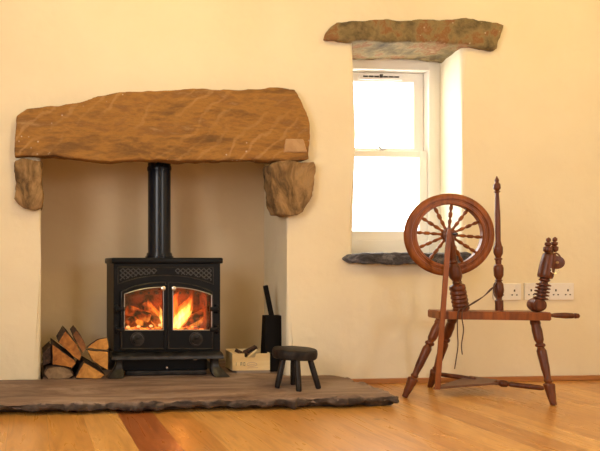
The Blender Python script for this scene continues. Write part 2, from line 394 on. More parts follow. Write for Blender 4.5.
box(bm, (wl, wd+0.1, 0), (wr, fd+0.0, wz0-0.02)); box(bm, (wl, wd+0.1, wz1+0.03), (wr, fd+0.0, ZC))
box(bm, (fx1+0.16, 0.26, 0), (wl-0.002, fd, ZC)); 
struct('wall_outer', bm, M['ceiling'])
bm = bmesh.new(); box(bm, (XL, YF, -0.1), (XR, fd+0.06, 0)); struct('floor', bm, M['floor'])
bm = bmesh.new(); box(bm, (XL, YF-0.1, ZC), (XR, fd+0.06, ZC+0.1)); struct('ceiling', bm, M['ceiling'])
bm = bmesh.new()
for a, b, c, d in ((YF, -3.3, 0, ZC), (-1.9, fd+.06, 0, ZC), (-3.3, -1.9, 0, .8), (-3.3, -1.9, 2.1, ZC)): box(bm, (XL-0.1, a, c), (XL, b, d))
struct('wall_left', bm, M['plaster'])
bm = bmesh.new(); box(bm, (XR, YF, 0), (XR+0.1, fd+0.06, ZC)); struct('wall_right', bm, M['plaster'])
bm = bmesh.new()                                # wall behind the camera with a window opening
for a, b, c, d in ((XL, 2.05, 0, ZC), (2.95, XR, 0, ZC), (2.05, 2.95, 0, 0.95), (2.05, 2.95, 1.95, ZC)):
    box(bm, (a, YF-0.1, c), (b, YF, d))
struct('wall_rear', bm, M['plaster'])
bm = bmesh.new(); box(bm, (1.602, -0.016, 0.0005), (XR, -0.001, 0.026), 0.003); struct('baseboard_fireplace', bm, M['skirting'])
bm = bmesh.new(); box(bm, (XR-0.016, YF, 0.0005), (XR-0.001, -0.018, 0.026), 0.003); struct('baseboard_right', bm, M['skirting'])

# ------------------------------------------------------------------ window (sliding sash)
ycf = wd                                         # front plane of the frame
def _wbox(bm, x0, y0, x1, y1, ya, yb, bev=0.003):  # box from a pixel rectangle seen at depth ya
    a = W(x0, y0, ya); b = W(x1, y1, ya); box(bm, (min(a.x, b.x), ya, min(a.z, b.z)), (max(a.x, b.x), yb, max(a.z, b.z)), bev)
def frame(bm, X0, Z0, X1, Z1, wL, wR, wB, wT, ya, yb, bev=0.003):
    box(bm, (X0, ya, Z0), (X0+wL, yb, Z1), bev); box(bm, (X1-wR, ya, Z0), (X1, yb, Z1), bev)
    box(bm, (X0+wL-0.001, ya, Z0), (X1-wR+0.001, yb, Z0+wB), bev); box(bm, (X0+wL-0.001, ya, Z1-wT), (X1-wR+0.001, yb, Z1), bev)
s = 1/abs(W(385, 0, ycf).x-W(386, 0, ycf).x)      # px per metre at the frame
p = lambda n: n/s
FX0, FX1 = W(323, 0, ycf).x, W(440, 0, ycf).x; FZ0, FZ1 = W(385, 255, ycf).z, W(385, 57, ycf).z
win = bpy.data.objects.new('window_1', None); C.objects.link(win); win.location = ((FX0+FX1)/2, ycf, FZ0); win['kind'] = 'structure'
bm = bmesh.new(); frame(bm, FX0, FZ0, FX1, FZ1, p(11), p(11), p(14), p(12), ycf, ycf+0.085)
obj('window_frame', bm, M['upvc'], win)
ix0, ix1 = FX0+p(11), FX1-p(11); iz0, iz1 = FZ0+p(14), FZ1-p(12)
zm = W(385, 153, ycf+0.02).z
bm = bmesh.new(); frame(bm, ix0+.001, zm-0.008, ix1-.001, iz1-.001, p(10), p(10), p(7), p(9), ycf+0.046, ycf+0.075)
us = obj('upper_sash', bm, M['upvc'], win)
bm = bmesh.new(); frame(bm, ix0+.001, iz0+.001, ix1-.001, zm+0.012, p(8), p(8), p(9), p(6), ycf+0.014, ycf+0.044)
lsash = obj('lower_sash', bm, M['upvc'], win)
bm = bmesh.new(); box(bm, (ix0+p(10), ycf+0.058, zm), (ix1-p(10), ycf+0.062, iz1-p(7))); obj('upper_pane', bm, M['glass'], us)
bm = bmesh.new(); box(bm, (ix0+p(6), ycf+0.028, iz0+p(7)), (ix1-p(6), ycf+0.032, zm)); obj('lower_pane', bm, M['glass'], lsash)
cx = W(380, 0, ycf+0.046).x; cz = W(385, 77, ycf+0.04).z
bm = bmesh.new(); box(bm, (cx-p(22), ycf+0.036, cz-p(3)), (cx+p(22), ycf+0.047, cz+p(3)), 0.003)
tv = obj('trickle_vent', bm, M['white'], win)
bm = bmesh.new()
for sx in (-1, 1):
    for q in range(3):
        c0 = cx+sx*(p(4.5)+q*p(5.6)); box(bm, (c0-p(2.4) if sx > 0 else c0-p(2.4), ycf+0.034, cz-p(0.7)), (c0+p(2.4), ycf+0.0365, cz+p(0.7)))
box(bm, (cx-p(1.4), ycf+0.030, cz-p(1)), (cx+p(1.4), ycf+0.0365, cz+p(2.2)), 0.001)
obj('vent_slot', bm, M['dark'], tv)
bm = bmesh.new(); q = Vector((cx, ycf+0.028, zm+0.0125)); lathe(bm, q, q+Vector((0, 0, 0.006)), [(0, .010), (1, .010)], 12)
tube(bm, curve([q+Vector((0, 0, .008)), q+Vector((-0.012, -0.006, .016)), q+Vector((-0.024, -0.008, .024))]), [.006]*9+[.005]*8, 8)
tube(bm, [q+Vector((0.0, 0, .008)), q+Vector((0.022, 0, .010))], .0045, 8)
obj('sash_catch', bm, M['trim'], win, smooth=True)

# ------------------------------------------------------------------ hearth slab
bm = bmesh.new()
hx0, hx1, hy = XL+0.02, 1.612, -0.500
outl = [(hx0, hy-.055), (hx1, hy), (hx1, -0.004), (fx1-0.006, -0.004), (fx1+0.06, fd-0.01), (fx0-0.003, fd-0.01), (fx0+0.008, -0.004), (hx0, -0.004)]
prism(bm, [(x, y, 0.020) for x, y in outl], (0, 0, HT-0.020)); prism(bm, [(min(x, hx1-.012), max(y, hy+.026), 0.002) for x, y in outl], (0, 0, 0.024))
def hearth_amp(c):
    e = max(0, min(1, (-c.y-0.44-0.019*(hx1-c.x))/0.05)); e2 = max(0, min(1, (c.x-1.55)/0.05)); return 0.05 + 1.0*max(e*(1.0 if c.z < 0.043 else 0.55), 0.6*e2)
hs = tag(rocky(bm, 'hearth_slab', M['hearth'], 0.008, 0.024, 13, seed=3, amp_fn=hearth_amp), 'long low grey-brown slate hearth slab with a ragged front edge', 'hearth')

# ------------------------------------------------------------------ stones
def stone_obj(name, px_pts, y0, y1, m, voxel, amp, scale, seed, facet=0.0, jit=0.0, parent=None, front_in=None):
    n = len(px_pts); pts = []
    for i in range(n):                            # densify and roughen the outline
        a, b = Vector(px_pts[i]), Vector(px_pts[(i+1) % n]); k = max(1, int((b-a).length/9))
        for q in range(k):
            c = a.lerp(b, q/k); pts.append(W(c.x+random.uniform(-jit, jit), c.y+random.uniform(-jit, jit), y0))
    bm = bmesh.new(); prism(bm, pts, (0, y1-y0, 0)); return rocky(bm, name, m, voxel, amp, scale, parent, seed, None, facet)
lint = stone_obj('fireplace_lintel', [(16, 117), (27, 109), (60, 105.5), (84, 100), (110, 93.5), (160, 90), (220, 89.5), (270, 87), (295, 88), (304, 102), (311, 118), (309.5, 159.5), (285, 160.5), (264, 159.5), (200, 160), (150, 159.5), (110, 161.5), (85, 159), (44, 155), (15, 156)], -0.060, 0.03, M['lintel'], 0.008, 0.008, 7, 2, 0.0, 0.9)
tag(lint, 'long rough ochre-brown stone lintel across the top of the fireplace', 'stone lintel')
bm = bmesh.new(); prism(bm, [W(x, y, -0.064) for x, y in ((286, 138.5), (304, 139), (308, 152), (284, 152.5))], (0, 0.02, 0))
rocky(bm, 'pale_patch', M['patch'], 0.005, 0.002, 20, lint, 5)
tag(stone_obj('corbel_stone', [(15, 160), (42, 160), (42.5, 208), (35, 210), (24, 207), (15, 199)], -0.045, 0.08, M['corbel'], 0.008, 0.014, 11, 8, 0.0, 0.6), 'narrow rough brown stone block under the left end of the fireplace lintel', 'stone')
tag(stone_obj('corbel_stone', [(271, 164), (283, 160.5), (315, 161), (317, 172), (311, 197), (304, 213), (291, 216), (279, 214), (274, 203), (270, 184)], -0.05, 0.055, M['corbel'], 0.007, 0.011, 10, 14, 0.0, 0.5), 'chunky rounded grey-brown stone block under the right end of the fireplace lintel', 'stone')
tag(stone_obj('window_lintel', [(326, 39.5), (330, 30), (338, 21.5), (362, 19.5), (415, 19), (467, 18.5), (493, 20.5), (506, 24), (502, 38), (497, 49), (478, 46), (464, 44), (432, 41.5), (352, 41)], -0.035, wd-0.003, M['wlintel'], 0.009, 0.009, 9, 21, 0.0, 0.7), 'mottled brown-green stone lintel above the window', 'stone lintel')
tag(stone_obj('window_sill', [(346, 258.5), (352, 254), (375, 253), (420, 253), (468, 252.5), (477, 257), (470, 263), (430, 264), (380, 264), (354, 263)], -0.045, wd-0.003, M['slate'], 0.006, 0.007, 16, 31, 0.0, 0.5), 'rough blue-grey slate sill under the window', 'window sill')

# ================================================================== STOVE
SY = 0.045
S = lambda x, y, yy=SY: W(x, y, yy)
ss = 1/abs(S(100, 0).x-S(101, 0).x); k = lambda n: n/ss
st = thing('wood_stove', 'black cast-iron wood-burning stove with two arched glass doors, standing in the fireplace', 'stove', (S(164.5, 0).x, 0.2, HT+0.001))
bx0, bx1 = S(113.3, 0).x, S(219.5, 0).x; bz0, bz1 = S(165, 351).z, S(165, 262.5).z; by1 = 0.30
# body shell, open at the front and hollow
bm = bmesh.new()
box(bm, (bx0, SY, bz0), (bx0+0.03, by1, bz1)); box(bm, (bx1-0.03, SY, bz0), (bx1, by1, bz1))
box(bm, (bx0+0.03, by1-0.03, bz0), (bx1-0.03, by1, bz1)); box(bm, (bx0+0.03, SY, bz0), (bx1-0.03, by1-0.03, bz0+0.05)); box(bm, (bx0+0.03, SY, bz1-0.02), (bx1-0.03, by1-0.03, bz1))
obj('body', bm, M['iron'], st)
bm = bmesh.new(); box(bm, (bx0+0.031, by1-0.075, bz0+0.05), (bx1-0.031, by1-0.031, bz1-0.03))
box(bm, (bx0+0.031, SY+0.03, bz0+0.05), (bx0+0.055, by1-0.076, bz1-0.03)); box(bm, (bx1-0.055, SY+0.03, bz0+0.05), (bx1-0.031, by1-0.076, bz1-0.03))
obj('firebrick_lining', bm, M['brick'], st)
# baffle with its row of air holes
bm = bmesh.new(); zb = S(165, 296).z; box(bm, (bx0+0.056, 0.190, zb), (bx1-0.056, 0.20, bz1-0.03)); baf = obj('baffle', bm, M['brick'], st)
for q in range(10):
    bm = bmesh.new(); c = Vector((bx0+0.085+q*(bx1-bx0-0.17)/9, 0.187, S(165, 293, SY+.14).z)); lathe(bm, c, c+Vector((0, 0.004, 0)), [(0, .007), (1, .007)], 12)
    obj('air_hole', bm, M['dark'], baf)
def arch(x0, x1, yb, ytc, yte, cxp=165.7, nb=6, ns=6, ntp=14, r=2.0, yy=SY):   # closed loop in pixels -> points
    top = lambda x: ytc+(yte-ytc)*(abs(x-cxp)/46.0)**2.4
    P = [(x0+(x1-x0)*i/nb, yb) for i in range(nb)]
    P += [(x1, yb+(top(x1)-yb)*i/ns) for i in range(ns)]
    P += [(x1+(x0-x1)*i/ntp, top(x1+(x0-x1)*i/ntp)) for i in range(ntp)]
    P += [(x0, top(x0)+(yb-top(x0))*i/ns) for i in range(ns)]
    return [W(x, y, yy) for x, y in P]
rect = lambda x0, x1, yb, yt: arch(x0, x1, yb, yt, yt)
bm = bmesh.new(); ring_prism(bm, rect(113.3, 219.5, 351, 263), arch(122.3, 210.9, 345, 284, 294), (0, 0.012, 0))
bmesh.ops.translate(bm, verts=bm.verts[:], vec=(0, -0.010, 0)); obj('front_plate', bm, M['iron'], st)
# moulding following the arch, and the lattice panel
ap = lambda x, yc, ye: yc+(ye-yc)*(abs(x-165.7)/46.0)**2.2
bm = bmesh.new()
loop = [(118+i*(213-118)/28, 267.3) for i in range(29)] + [(213.5, 270), (213.5, 281)] + [(213.5-i*(95.5)/28, ap(213.5-i*95.5/28, 275.5, 283.5)) for i in range(29)] + [(118, 270)]
tube(bm, [W(x, y, SY-0.012) for x, y in loop] + [W(118, 267.3, SY-0.012)], 0.0028, 6)
fr_ = obj('fretwork_border', bm, M['iron_worn'], st, smooth=True)
def clipbar(x, sgn, xa, xb):
    pts = []
    for i in range(41):
        t = i/40*16; X = x+sgn*t; Y = 268.5+t*0.85
        if xa <= X <= xb and Y <= ap(X, 273.6, 281.0): pts.append((X, Y))
    if len(pts) > 2: tube(bm, [W(pts[0][0], pts[0][1], SY-0.013), W(pts[-1][0], pts[-1][1], SY-0.013)], 0.0027, 5)
for xa, xb in ((120, 157), (175, 211.5)):
    bm = bmesh.new(); x = xa-18
    while x < xb+18: clipbar(x, 1, xa, xb); clipbar(x, -1, xa, xb); x += 5.2
    obj('fretwork', bm, M['fret'], st, smooth=True)
bm = bmesh.new(); a, b = W(158, 274, SY-0.015), W(174, 268.8, SY-0.015); box(bm, (a.x, SY-0.015, a.z), (b.x, SY-0.008, b.z), 0.002); obj('plaque', bm, M['iron'], st)
# top plate
bm = bmesh.new(); a, b = S(111.3, 263.5), S(221.5, 257.8); box(bm, (a.x, SY-0.028, a.z), (b.x, by1+0.01, b.z), 0.007, 3); obj('top_plate', bm, M['iron'], st, smooth=True)
# doors
def door(x0, x1, gx0, gx1, hinge_x, knob_x, dial_x, label):
    bm = bmesh.new(); d = 0.030
    ring_prism(bm, arch(x0, x1, 348.7, 281.5, 291.8), arch(gx0, gx1, 329.5, 287, 295.5), (0, d, 0))
    bmesh.ops.translate(bm, verts=bm.verts[:], vec=(0, -d+0.002, 0))
    dr = obj('door', bm, M['iron'], st)
    if label: dr['label'] = label
    yq = SY-0.030
    bm = bmesh.new(); lp = [W(x, y, SY-0.029) for x, y in [((q-Vector((0, 0, 0))).x, 0) for q in []]] if False else None
    pts = arch(gx0, gx1, 329.5, 287, 295.5); pts = [Vector((q.x, SY-0.029, q.z)) for q in pts]; tube(bm, pts+[pts[0]], 0.0026, 6); obj('glass_rim', bm, M['trim'], dr, smooth=True)
    outp = arch(x0+0.8, x1-0.8, 348, 282.3, 292.4); outp = [Vector((q.x, SY-0.029, q.z)) for q in outp]
    bm = bmesh.new(); tube(bm, outp+[outp[0]], 0.0034, 6); obj('door_moulding', bm, M['iron_worn'], dr, smooth=True)
    bm = bmesh.new(); gp = arch(gx0-0.6, gx1+0.6, 330, 286.4, 294.9); gp = [Vector((q.x, SY-0.012, q.z)) for q in gp]; prism(bm, gp, (0, 0.004, 0)); obj('door_glass', bm, M['stoveglass'], dr)
    # hinges
    for yy in (309, 329.5):
        bm = bmesh.new(); c = W(hinge_x, yy, SY-0.02); lathe(bm, c-Vector((0, 0, k(4.2))), c+Vector((0, 0, k(4.2))), [(0, .007), (.1, .010), (.45, .010), (.5, .007), (.55, .010), (.9, .010), (1, .007)], 12)
        sx = 1 if hinge_x < 160 else -1
        box(bm, (min(c.x, c.x+sx*k(8)), SY-0.034, c.z-k(2.2)), (max(c.x, c.x+sx*k(8)), SY-0.020, c.z+k(2.2)), 0.002); obj('hinge', bm, M['iron'], dr, smooth=True)
    bm = bmesh.new(); c = W(knob_x, 288.3, SY-0.034); lathe(bm, c, c+Vector((0, -0.020, 0)), smoothprof([(0, .005), (.3, .005), (.55, .0115), (.85, .0115), (1, .005)], 4), 16); kb = obj('knob', bm, M['steel'], dr, smooth=True); kb['label'] = 'bright steel knob'
    # air dial
    bm = bmesh.new(); c = W(dial_x, 339, SY-0.028); lathe(bm, c, c+Vector((0, -0.014, 0)), [(0, k(7)), (.25, k(7)), (.3, k(5.5)), (.8, k(5.2)), (1, k(4))], 24)
    dl = obj('air_dial', bm, M['iron_worn'], dr, smooth=True)
    bm = bmesh.new()
    for q in range(9):
        an = PI*q/8; v = c+Vector((math.cos(an)*k(4.6), -0.014, math.sin(an)*k(4.6)))
        tube(bm, [c+Vector((0, -0.015, 0)), v], 0.0016, 5)
    obj('dial_spokes', bm, M['iron'], dl)
    return dr
door(119.9, 165.2, 123.5, 162.3, 116.3, 162.6, 137.5, None)
door(166.4, 211.7, 171.6, 210.0, 217.0, 173.2, 196, None)
bm = bmesh.new(); a, b = W(164.0, 349, SY-0.034), W(167.6, 285, SY-0.034); box(bm, (a.x, SY-0.036, a.z), (b.x, SY-0.028, b.z), 0.003); obj('door_bar', bm, M['iron'], st)
# ash lip: curved shelf
bm = bmesh.new(); n = 16; za = S(165, 350.8).z; zl = S(165, 357).z
prof = [(SY+0.02, za), (SY-0.03, za-0.002), (SY-0.055, za-0.008), (SY-0.068, za-0.018), (SY-0.070, zl), (SY-0.060, zl-0.004), (SY-0.05, zl), (SY+0.02, zl)]
prism(bm, [(S(110.5, 0).x, y, z) for y, z in prof], (S(219.5, 0).x-S(110.5, 0).x, 0, 0)); bmesh.ops.bevel(bm, geom=[e for e in bm.edges], offset=0.002, segments=2, affect='EDGES')
obj('ash_lip', bm, M['iron_worn'], st, smooth=True)
# legs: flared scrolls
def leg(px_c, yl, side):
    bm = bmesh.new(); X = S(px_c, 0).x; zt = S(165, 353).z; z0 = HT+0.0015; rings = []
    for i in range(13):
        t = i/12; z = zt+(z0-zt)*t
        hw = 0.026-0.010*math.sin(PI*min(1, t*1.25))+0.014*t*t; out = 0.018*math.cos(PI*(t))*0.0+0.020*t**3-0.008*math.sin(PI*t)
        yo = -0.022*t**3+0.012*math.sin(PI*t)
        rings.append([bm.verts.new((X+side*out+a*hw, yl+yo+b*(0.030-0.008*math.sin(PI*t)), z)) for a, b in ((-1, -.7), (-.7, -1), (.7, -1), (1, -.7), (1, .7), (.7, 1), (-.7, 1), (-1, .7))])
    for r0, r1 in zip(rings, rings[1:]):
        for q in range(8): bm.faces.new((r0[q], r0[(q+1) % 8], r1[(q+1) % 8], r1[q]))
    bm.faces.new(rings[0]); bm.faces.new(rings[-1]); return obj('leg', bm, M['iron_worn'], st, smooth=True)
leg(117.3, SY-0.022, -1); leg(214.5, SY-0.022, 1); leg(117.5, 0.27, -1); leg(215, 0.27, 1)
bm = bmesh.new(); a, b = S(122, 372), S(209, 358); box(bm, (a.x, SY+0.03, a.z), (b.x, 0.27, bz0-0.002), 0.004); ab = obj('ash_box', bm, M['iron'], st)
bm = bmesh.new(); a, b = S(126, 374.6), S(206, 370); box(bm, (a.x, SY-0.01, HT+0.004), (b.x, SY+0.026, b.z), 0.004); obj('ash_pan', bm, M['iron_worn'], st)
bm = bmesh.new(); c = S(166, 367, SY+0.03); lathe(bm, c, c+Vector((0, -0.02, 0)), [(0, .004), (.6, .008), (1, .006)], 12); obj('pull', bm, M['steel'], ab, smooth=True); bm = bmesh.new(); lathe(bm, S(193, 359.5, SY-0.05), S(193, 359.5, SY-0.05)+Vector((0.02, 0, 0)), [(0, .004), (1, .004)], 8); obj('latch', bm, M['steel'], ab, smooth=True)
# flue pipe
fc = W(159.3, 255, 0.175); zt = S(165, 257.8).z
bm = bmesh.new(); lathe(bm, (fc.x, 0.175, zt-0.002), (fc.x, 0.175, 1.60), [(0, .0612), (1, .0612)], 40); fl = obj('flue_pipe', bm, M['pipe'], st, smooth=True)
bm = bmesh.new(); lathe(bm, (fc.x, 0.175, zt-0.001), (fc.x, 0.175, zt+0.028), [(0, .076), (.35, .076), (.4, .070), (1, .067)], 40); obj('flue_collar', bm, M['pipe'], st, smooth=True)
for zc in (1.13,):
    bm = bmesh.new(); lathe(bm, (fc.x, 0.175, zc), (fc.x, 0.175, zc+0.02), [(0, .0645), (.5, .0655), (1, .0645)], 40); obj('flue_joint', bm, M['pipe'], st, smooth=True)

# fire: ember bed, logs and flames standing in the firebox
zf = bz0+0.052
fl_light = bpy.data.lights.new('fire_light', 'POINT'); fl_light.energy = 1.3; fl_light.color = (1.0, 0.33, 0.07); fl_light.shadow_soft_size = 0.05
o = bpy.data.objects.new('fire_light', fl_light); C.objects.link(o); o.location = (S(178, 0).x, 0.13, zf+0.13)
ze = S(165, 327, 0.12).z
bm = bmesh.new(); box(bm, (bx0+0.06, SY+0.035, zf), (bx1-0.06, by1-0.08, ze-0.012))
tag(rocky(bm, 'ember_bed', M['ember'], 0.009, 0.016, 22, seed=40), 'glowing orange ember bed on the floor of the lit stove', 'embers', kind='stuff')
def fire_log(a, b, r, label):
    bm = bmesh.new(); pr = [(0, r*.8), (.04, r), (.5, r*1.05), (.96, r), (1, r*.8)]; lathe(bm, a, b, smoothprof(pr, 5), 14)
    tag(obj('burning_log', bm, M['emberlog'], smooth=True), label, 'firewood', 'logs burning in the stove')
fire_log(S(126, 310, .15), S(150, 318, .14), .026, 'glowing charred log leaning behind the left stove door')
fire_log(S(127, 324, .11), S(137, 315, .16), .018, 'small burning stick low at the far left of the firebox')
fire_log(S(143, 304, .18), S(160, 325, .13), .022, 'burning log upright beside the door bar, left half of the firebox')
fire_log(S(186, 322, .15), S(206, 312, .17), .024, 'dim charred log behind the right stove door')
bm = bmesh.new()
for x, y in ((128, 327), (138.5, 326.5), (151, 326), (160, 325)):
    c = S(x, y, 0.10); bmesh.ops.create_icosphere(bm, subdivisions=2, radius=0.009, matrix=Matrix.Translation(c) @ Matrix.Diagonal((1.2, 1, .8, 1)))
tag(obj('glowing_coals', bm, M['hot'], smooth=True), 'whitish hot coals along the front of the stove fire', 'coals', kind='stuff')
def tongue(bm, pts, r):
    P = curve([S(x, y, yy) for x, y, yy in pts], 6); n = len(P); rr = []
    for i in range(n):
        t = i/(n-1); rr.append(max(0.0012, r*(math.sin(PI*min(1, (t*0.9+0.12)))**0.9)*(1-t**2*0.75)))
    tube(bm, P, rr, 12)
bm = bmesh.new()
tongue(bm, [(173, 330, .12), (179, 320, .12), (187, 309, .12), (193, 296, .12)], .034)
tongue(bm, [(174, 330, .11), (182, 322, .11), (189, 314, .11), (195, 308, .11)], .018)
tongue(bm, [(163, 328, .12), (162, 316, .12), (159, 304, .12)], .020)
tag(obj('flame', bm, M['flame'], smooth=True), 'bright yellow flame slanting up behind the right stove door', 'flame', kind='stuff')
bm = bmesh.new()
tongue(bm, [(158, 328, .14), (155, 316, .15), (150, 306, .15), (147, 296, .15)], .036)
tongue(bm, [(172, 330, .14), (181, 316, .14), (189, 303, .14), (193, 290, .14)], .050)
tongue(bm, [(172, 326, .15), (173, 310, .15), (175, 298, .15), (181, 289, .15)], .032)
tongue(bm, [(141, 326, .15), (138, 316, .15), (134, 309, .15), (130, 305, .15)], .034)
tongue(bm, [(190, 326, .15), (199, 322, .15), (205, 312, .15), (203, 304, .15)], .020)
tag(obj('flame', bm, M['flame_red'], smooth=True), 'dull orange flames spreading behind both stove doors', 'flame', kind='stuff')

# ================================================================== FIREWOOD
def firewood(pts, y0, L, label, end, jit=0.6):
    n = len(pts); P = []
    for i in range(n):
        a, b = Vector(pts[i]), Vector(pts[(i+1) % n]); kk = max(1, int((b-a).length/4))
        for q in range(kk):
            c = a.lerp(b, q/kk); P.append(W(c.x+random.uniform(-jit, jit)*.5, c.y+random.uniform(-jit, jit)*.5, y0))
    base = min(q.z for q in P)
    bm = bmesh.new(); a = P; c = sum(P, Vector())/len(P); m_ = len(P)
    rings = []
    for i, yy in enumerate([0, .004, L*.3, L*.6, L-.004, L]):
        sc = 0.95 if i in (0, 5) else 1.0
        rings.append([bm.verts.new(Vector((c.x+(q.x-c.x)*sc+(fractal(q*9+Vector((0, yy*9, 0)), 1, 2)*.004 if 0 < i < 5 else 0), y0+yy, c.z+(q.z-c.z)*sc))) for q in P])
    for r0, r1 in zip(rings, rings[1:]):
        for q in range(m_): f = bm.faces.new((r0[q], r0[(q+1) % m_], r1[(q+1) % m_], r1[q])); f.material_index = 1
    # end grain
    cv = bm.verts.new(c+Vector((0, 0, 0))); cb = bm.verts.new(c+Vector((0, L, 0)))
    for q in range(m_):
        bm.faces.new((rings[0][q], rings[0][(q+1) % m_], cv)); bm.faces.new((rings[-1][q], rings[-1][(q+1) % m_], cb))
    root = tag(obj('firewood_log', bm, [end, M['bark']]), label, 'firewood', 'split logs stacked beside the stove')
    return root
firewood([(44, 374), (47, 369), (55, 366.8), (64, 367), (71, 370), (73.5, 375), (70, 378.2), (58, 379), (48, 378.6)], -0.012, .24, 'round grey-ended log at the bottom left of the firewood pile', M['greyend'])
firewood([(52, 344), (56, 347), (66, 354), (75, 360), (76.5, 363.5), (72.5, 368), (62, 366.2), (52.5, 364.8)], 0.0, .26, 'four-sided split log lying directly on the round grey log', M['splitwood'])
firewood([(65, 331), (69, 335), (76, 344), (82, 355), (80, 361), (74, 357), (64, 347.5), (58.5, 342)], 0.004, .26, 'long split log leaning at the top left of the pile', M['splitwood'])
firewood([(72.5, 334), (76.5, 330), (80, 335), (85, 342.5), (86, 348.5), (83, 353), (77.5, 344)], 0.012, .24, 'narrow dark split log leaning upright at the top middle of the pile', M['darkwood'])
firewood([(84, 362.2), (95, 368.5), (105, 375), (101, 378.4), (88, 378.6), (75, 377.6)], -0.014, .25, 'pale triangular split log at the bottom of the pile, right of the round log', M['splitwood2'])
firewood([(86.5, 349.5), (96, 351), (108.5, 351.5), (108.5, 362), (108, 370), (101, 366.5), (93, 361.5)], 0.0, .03, 'broad pale split log against the stove side, under the wedge log', M['splitwood2'])
firewood([(87, 347.5), (97.5, 339.5), (107.5, 338), (109, 347.5), (108, 350), (97, 349.5)], 0.0, .028, 'pale wedge log topmost on the right, beside the stove', M['splitwood2'])
firewood([(42.8, 354), (50.6, 346), (50.8, 362.5), (47, 364.5), (43.2, 366)], 0.03, .22, 'dark bark-covered log in shadow against the left jamb', M['bark'])

# ================================================================== CRATE
cy = 0.085; z0 = HT+0.0008
A, Bq = W(232.5, 373.3, cy), W(270, 373.3, cy); zt_ = W(250, 353.6, cy).z; cdp = 0.11
cr = thing('kindling_crate', 'small pale pine crate of kindling beside the stove, with faded print on its front', 'crate', ((A.x+Bq.x)/2, cy+cdp/2, z0))
bm = bmesh.new(); zz0 = z0+0.012; t = .008
zn = W(250, 357.5, cy).z; xa, xb = W(244.5, 0, cy).x, W(256, 0, cy).x
prism(bm, [(A.x, cy, zz0), (Bq.x, cy, zz0), (Bq.x, cy, zt_), (xb, cy, zt_), (xb-.004, cy, zn), (xa, cy, zn), (xa, cy, zt_), (A.x, cy, zt_)], (0, t, 0)); fp = obj('front_panel', bm, M['pine'], cr)
bm = bmesh.new(); box(bm, (A.x, cy+cdp-t, zz0), (Bq.x, cy+cdp, zt_+.01)); obj('rear_panel', bm, M['pine'], cr)
for X in (A.x, Bq.x-t):
    bm = bmesh.new(); box(bm, (X, cy+t, zz0), (X+t, cy+cdp-t, zt_+.004)); obj('side_panel', bm, M['pine'], cr)
bm = bmesh.new(); box(bm, (A.x+.02, cy-.012, z0), (Bq.x-.006, cy+cdp, zz0)); obj('base_board', bm, M['pine_grey'], cr)
# printed marks, thin ink on the panel
bm = bmesh.new()
def stroke(x0, y0, x1, y1, r=.0011):
    tube(bm, [W(x0, y0, cy-.0006), W(x1, y1, cy-.0006)], r, 4)
stroke(236.2, 362.5, 236.2, 365.6); obj('printed_mark', bm, M['ink'], fp); bm = bmesh.new(); stroke(240.6, 362.5, 240.6, 365.6)
stroke(240.6, 362.5, 242, 362.5); stroke(240.6, 364, 242, 364); stroke(242, 362.5, 242, 365.6); obj('printed_mark', bm, M['ink'], fp); bm = bmesh.new(); stroke(243.6, 362.5, 243.6, 365.6); stroke(243.6, 362.5, 245, 362.5); stroke(243.6, 365.6, 245, 365.6); stroke(245, 362.5, 245, 365.6)
obj('printed_mark', bm, M['ink'], fp)
bm = bmesh.new(); tube(bm, [W(252+5*math.cos(q*PI/10), 364.3+1.9*math.sin(q*PI/10), cy-.0006) for q in range(21)], .0010, 4)
stroke(249, 364.3, 255, 364.3, .0008); stroke(247, 368, 258, 367.6, .0007); obj('printed_oval', bm, M['inkp'], fp)
def kindle(x0, y0, ya, x1, y1, yb, r, m, label):
    bm = bmesh.new(); a, b = W(x0, y0, ya), W(x1, y1, yb); lathe(bm, a, b, [(0, r*.9), (.02, r), (.98, r), (1, r*.85)], 5, .7)
    tag(obj('kindling_stick', bm, m), label, 'kindling', 'kindling in the crate')
kindle(246, 359, cy+.03, 257, 350, cy+.05, .009, M['pine'], 'pale split stick leaning out of the crate')
kindle(235, 350, cy+.06, 247, 356, cy+.035, .015, M['bark'], 'dark bark stick lying across the left of the crate')
kindle(244, 353, cy+.085, 256, 347, cy+.095, .018, M['bark'], 'dark bark stick behind the pale one in the crate')
kindle(257, 355.5, cy+.05, 266, 355.8, cy+.04, .009, M['splitwood'], 'orange-brown stick lying in the right of the crate')

# ================================================================== BLACK TOOL BOX AND BAR
ty = 0.10
P0 = [W(x, 374.3, ty) for x in (264.5, 283.2)]; P1 = [W(x, 315.8, ty) for x in (266.3, 282.3)]
bz = HT+0.0008; dd = .065
bm = bmesh.new()
lo = [(P0[0].x, ty), (P0[1].x, ty), (P0[1].x-.0, ty+dd), (P0[0].x, ty+dd)]; hi = [(P1[0].x, ty+.01), (P1[1].x, ty+.01), (P1[1].x, ty+dd-.01), (P1[0].x, ty+dd-.01)]
wt = .007; zT = P1[0].z
def rect_ring(pts, z, ins=0):
    cxx = sum(q[0] for q in pts)/4; cyy = sum(q[1] for q in pts)/4
    return [bm.verts.new((q[0]+(ins if q[0] < cxx else -ins), q[1]+(ins if q[1] < cyy else -ins), z)) for q in pts]
R = [rect_ring(lo, bz), rect_ring(hi, zT), rect_ring(hi, zT, wt), rect_ring(lo, bz+wt, wt)]
for r0, r1 in zip(R, R[1:]):
    for q in range(4): bm.faces.new((r0[q], r0[(q+1) % 4], r1[(q+1) % 4], r1[q]))
bm.faces.new(R[0]); bm.faces.new(R[-1])
bmesh.ops.bevel(bm, geom=bm.edges[:], offset=.0015, segments=1, affect='EDGES')
tag(obj('tool_box', bm, M['black']), 'tall tapering black box standing right of the crate, against the right jamb', 'fireside box')
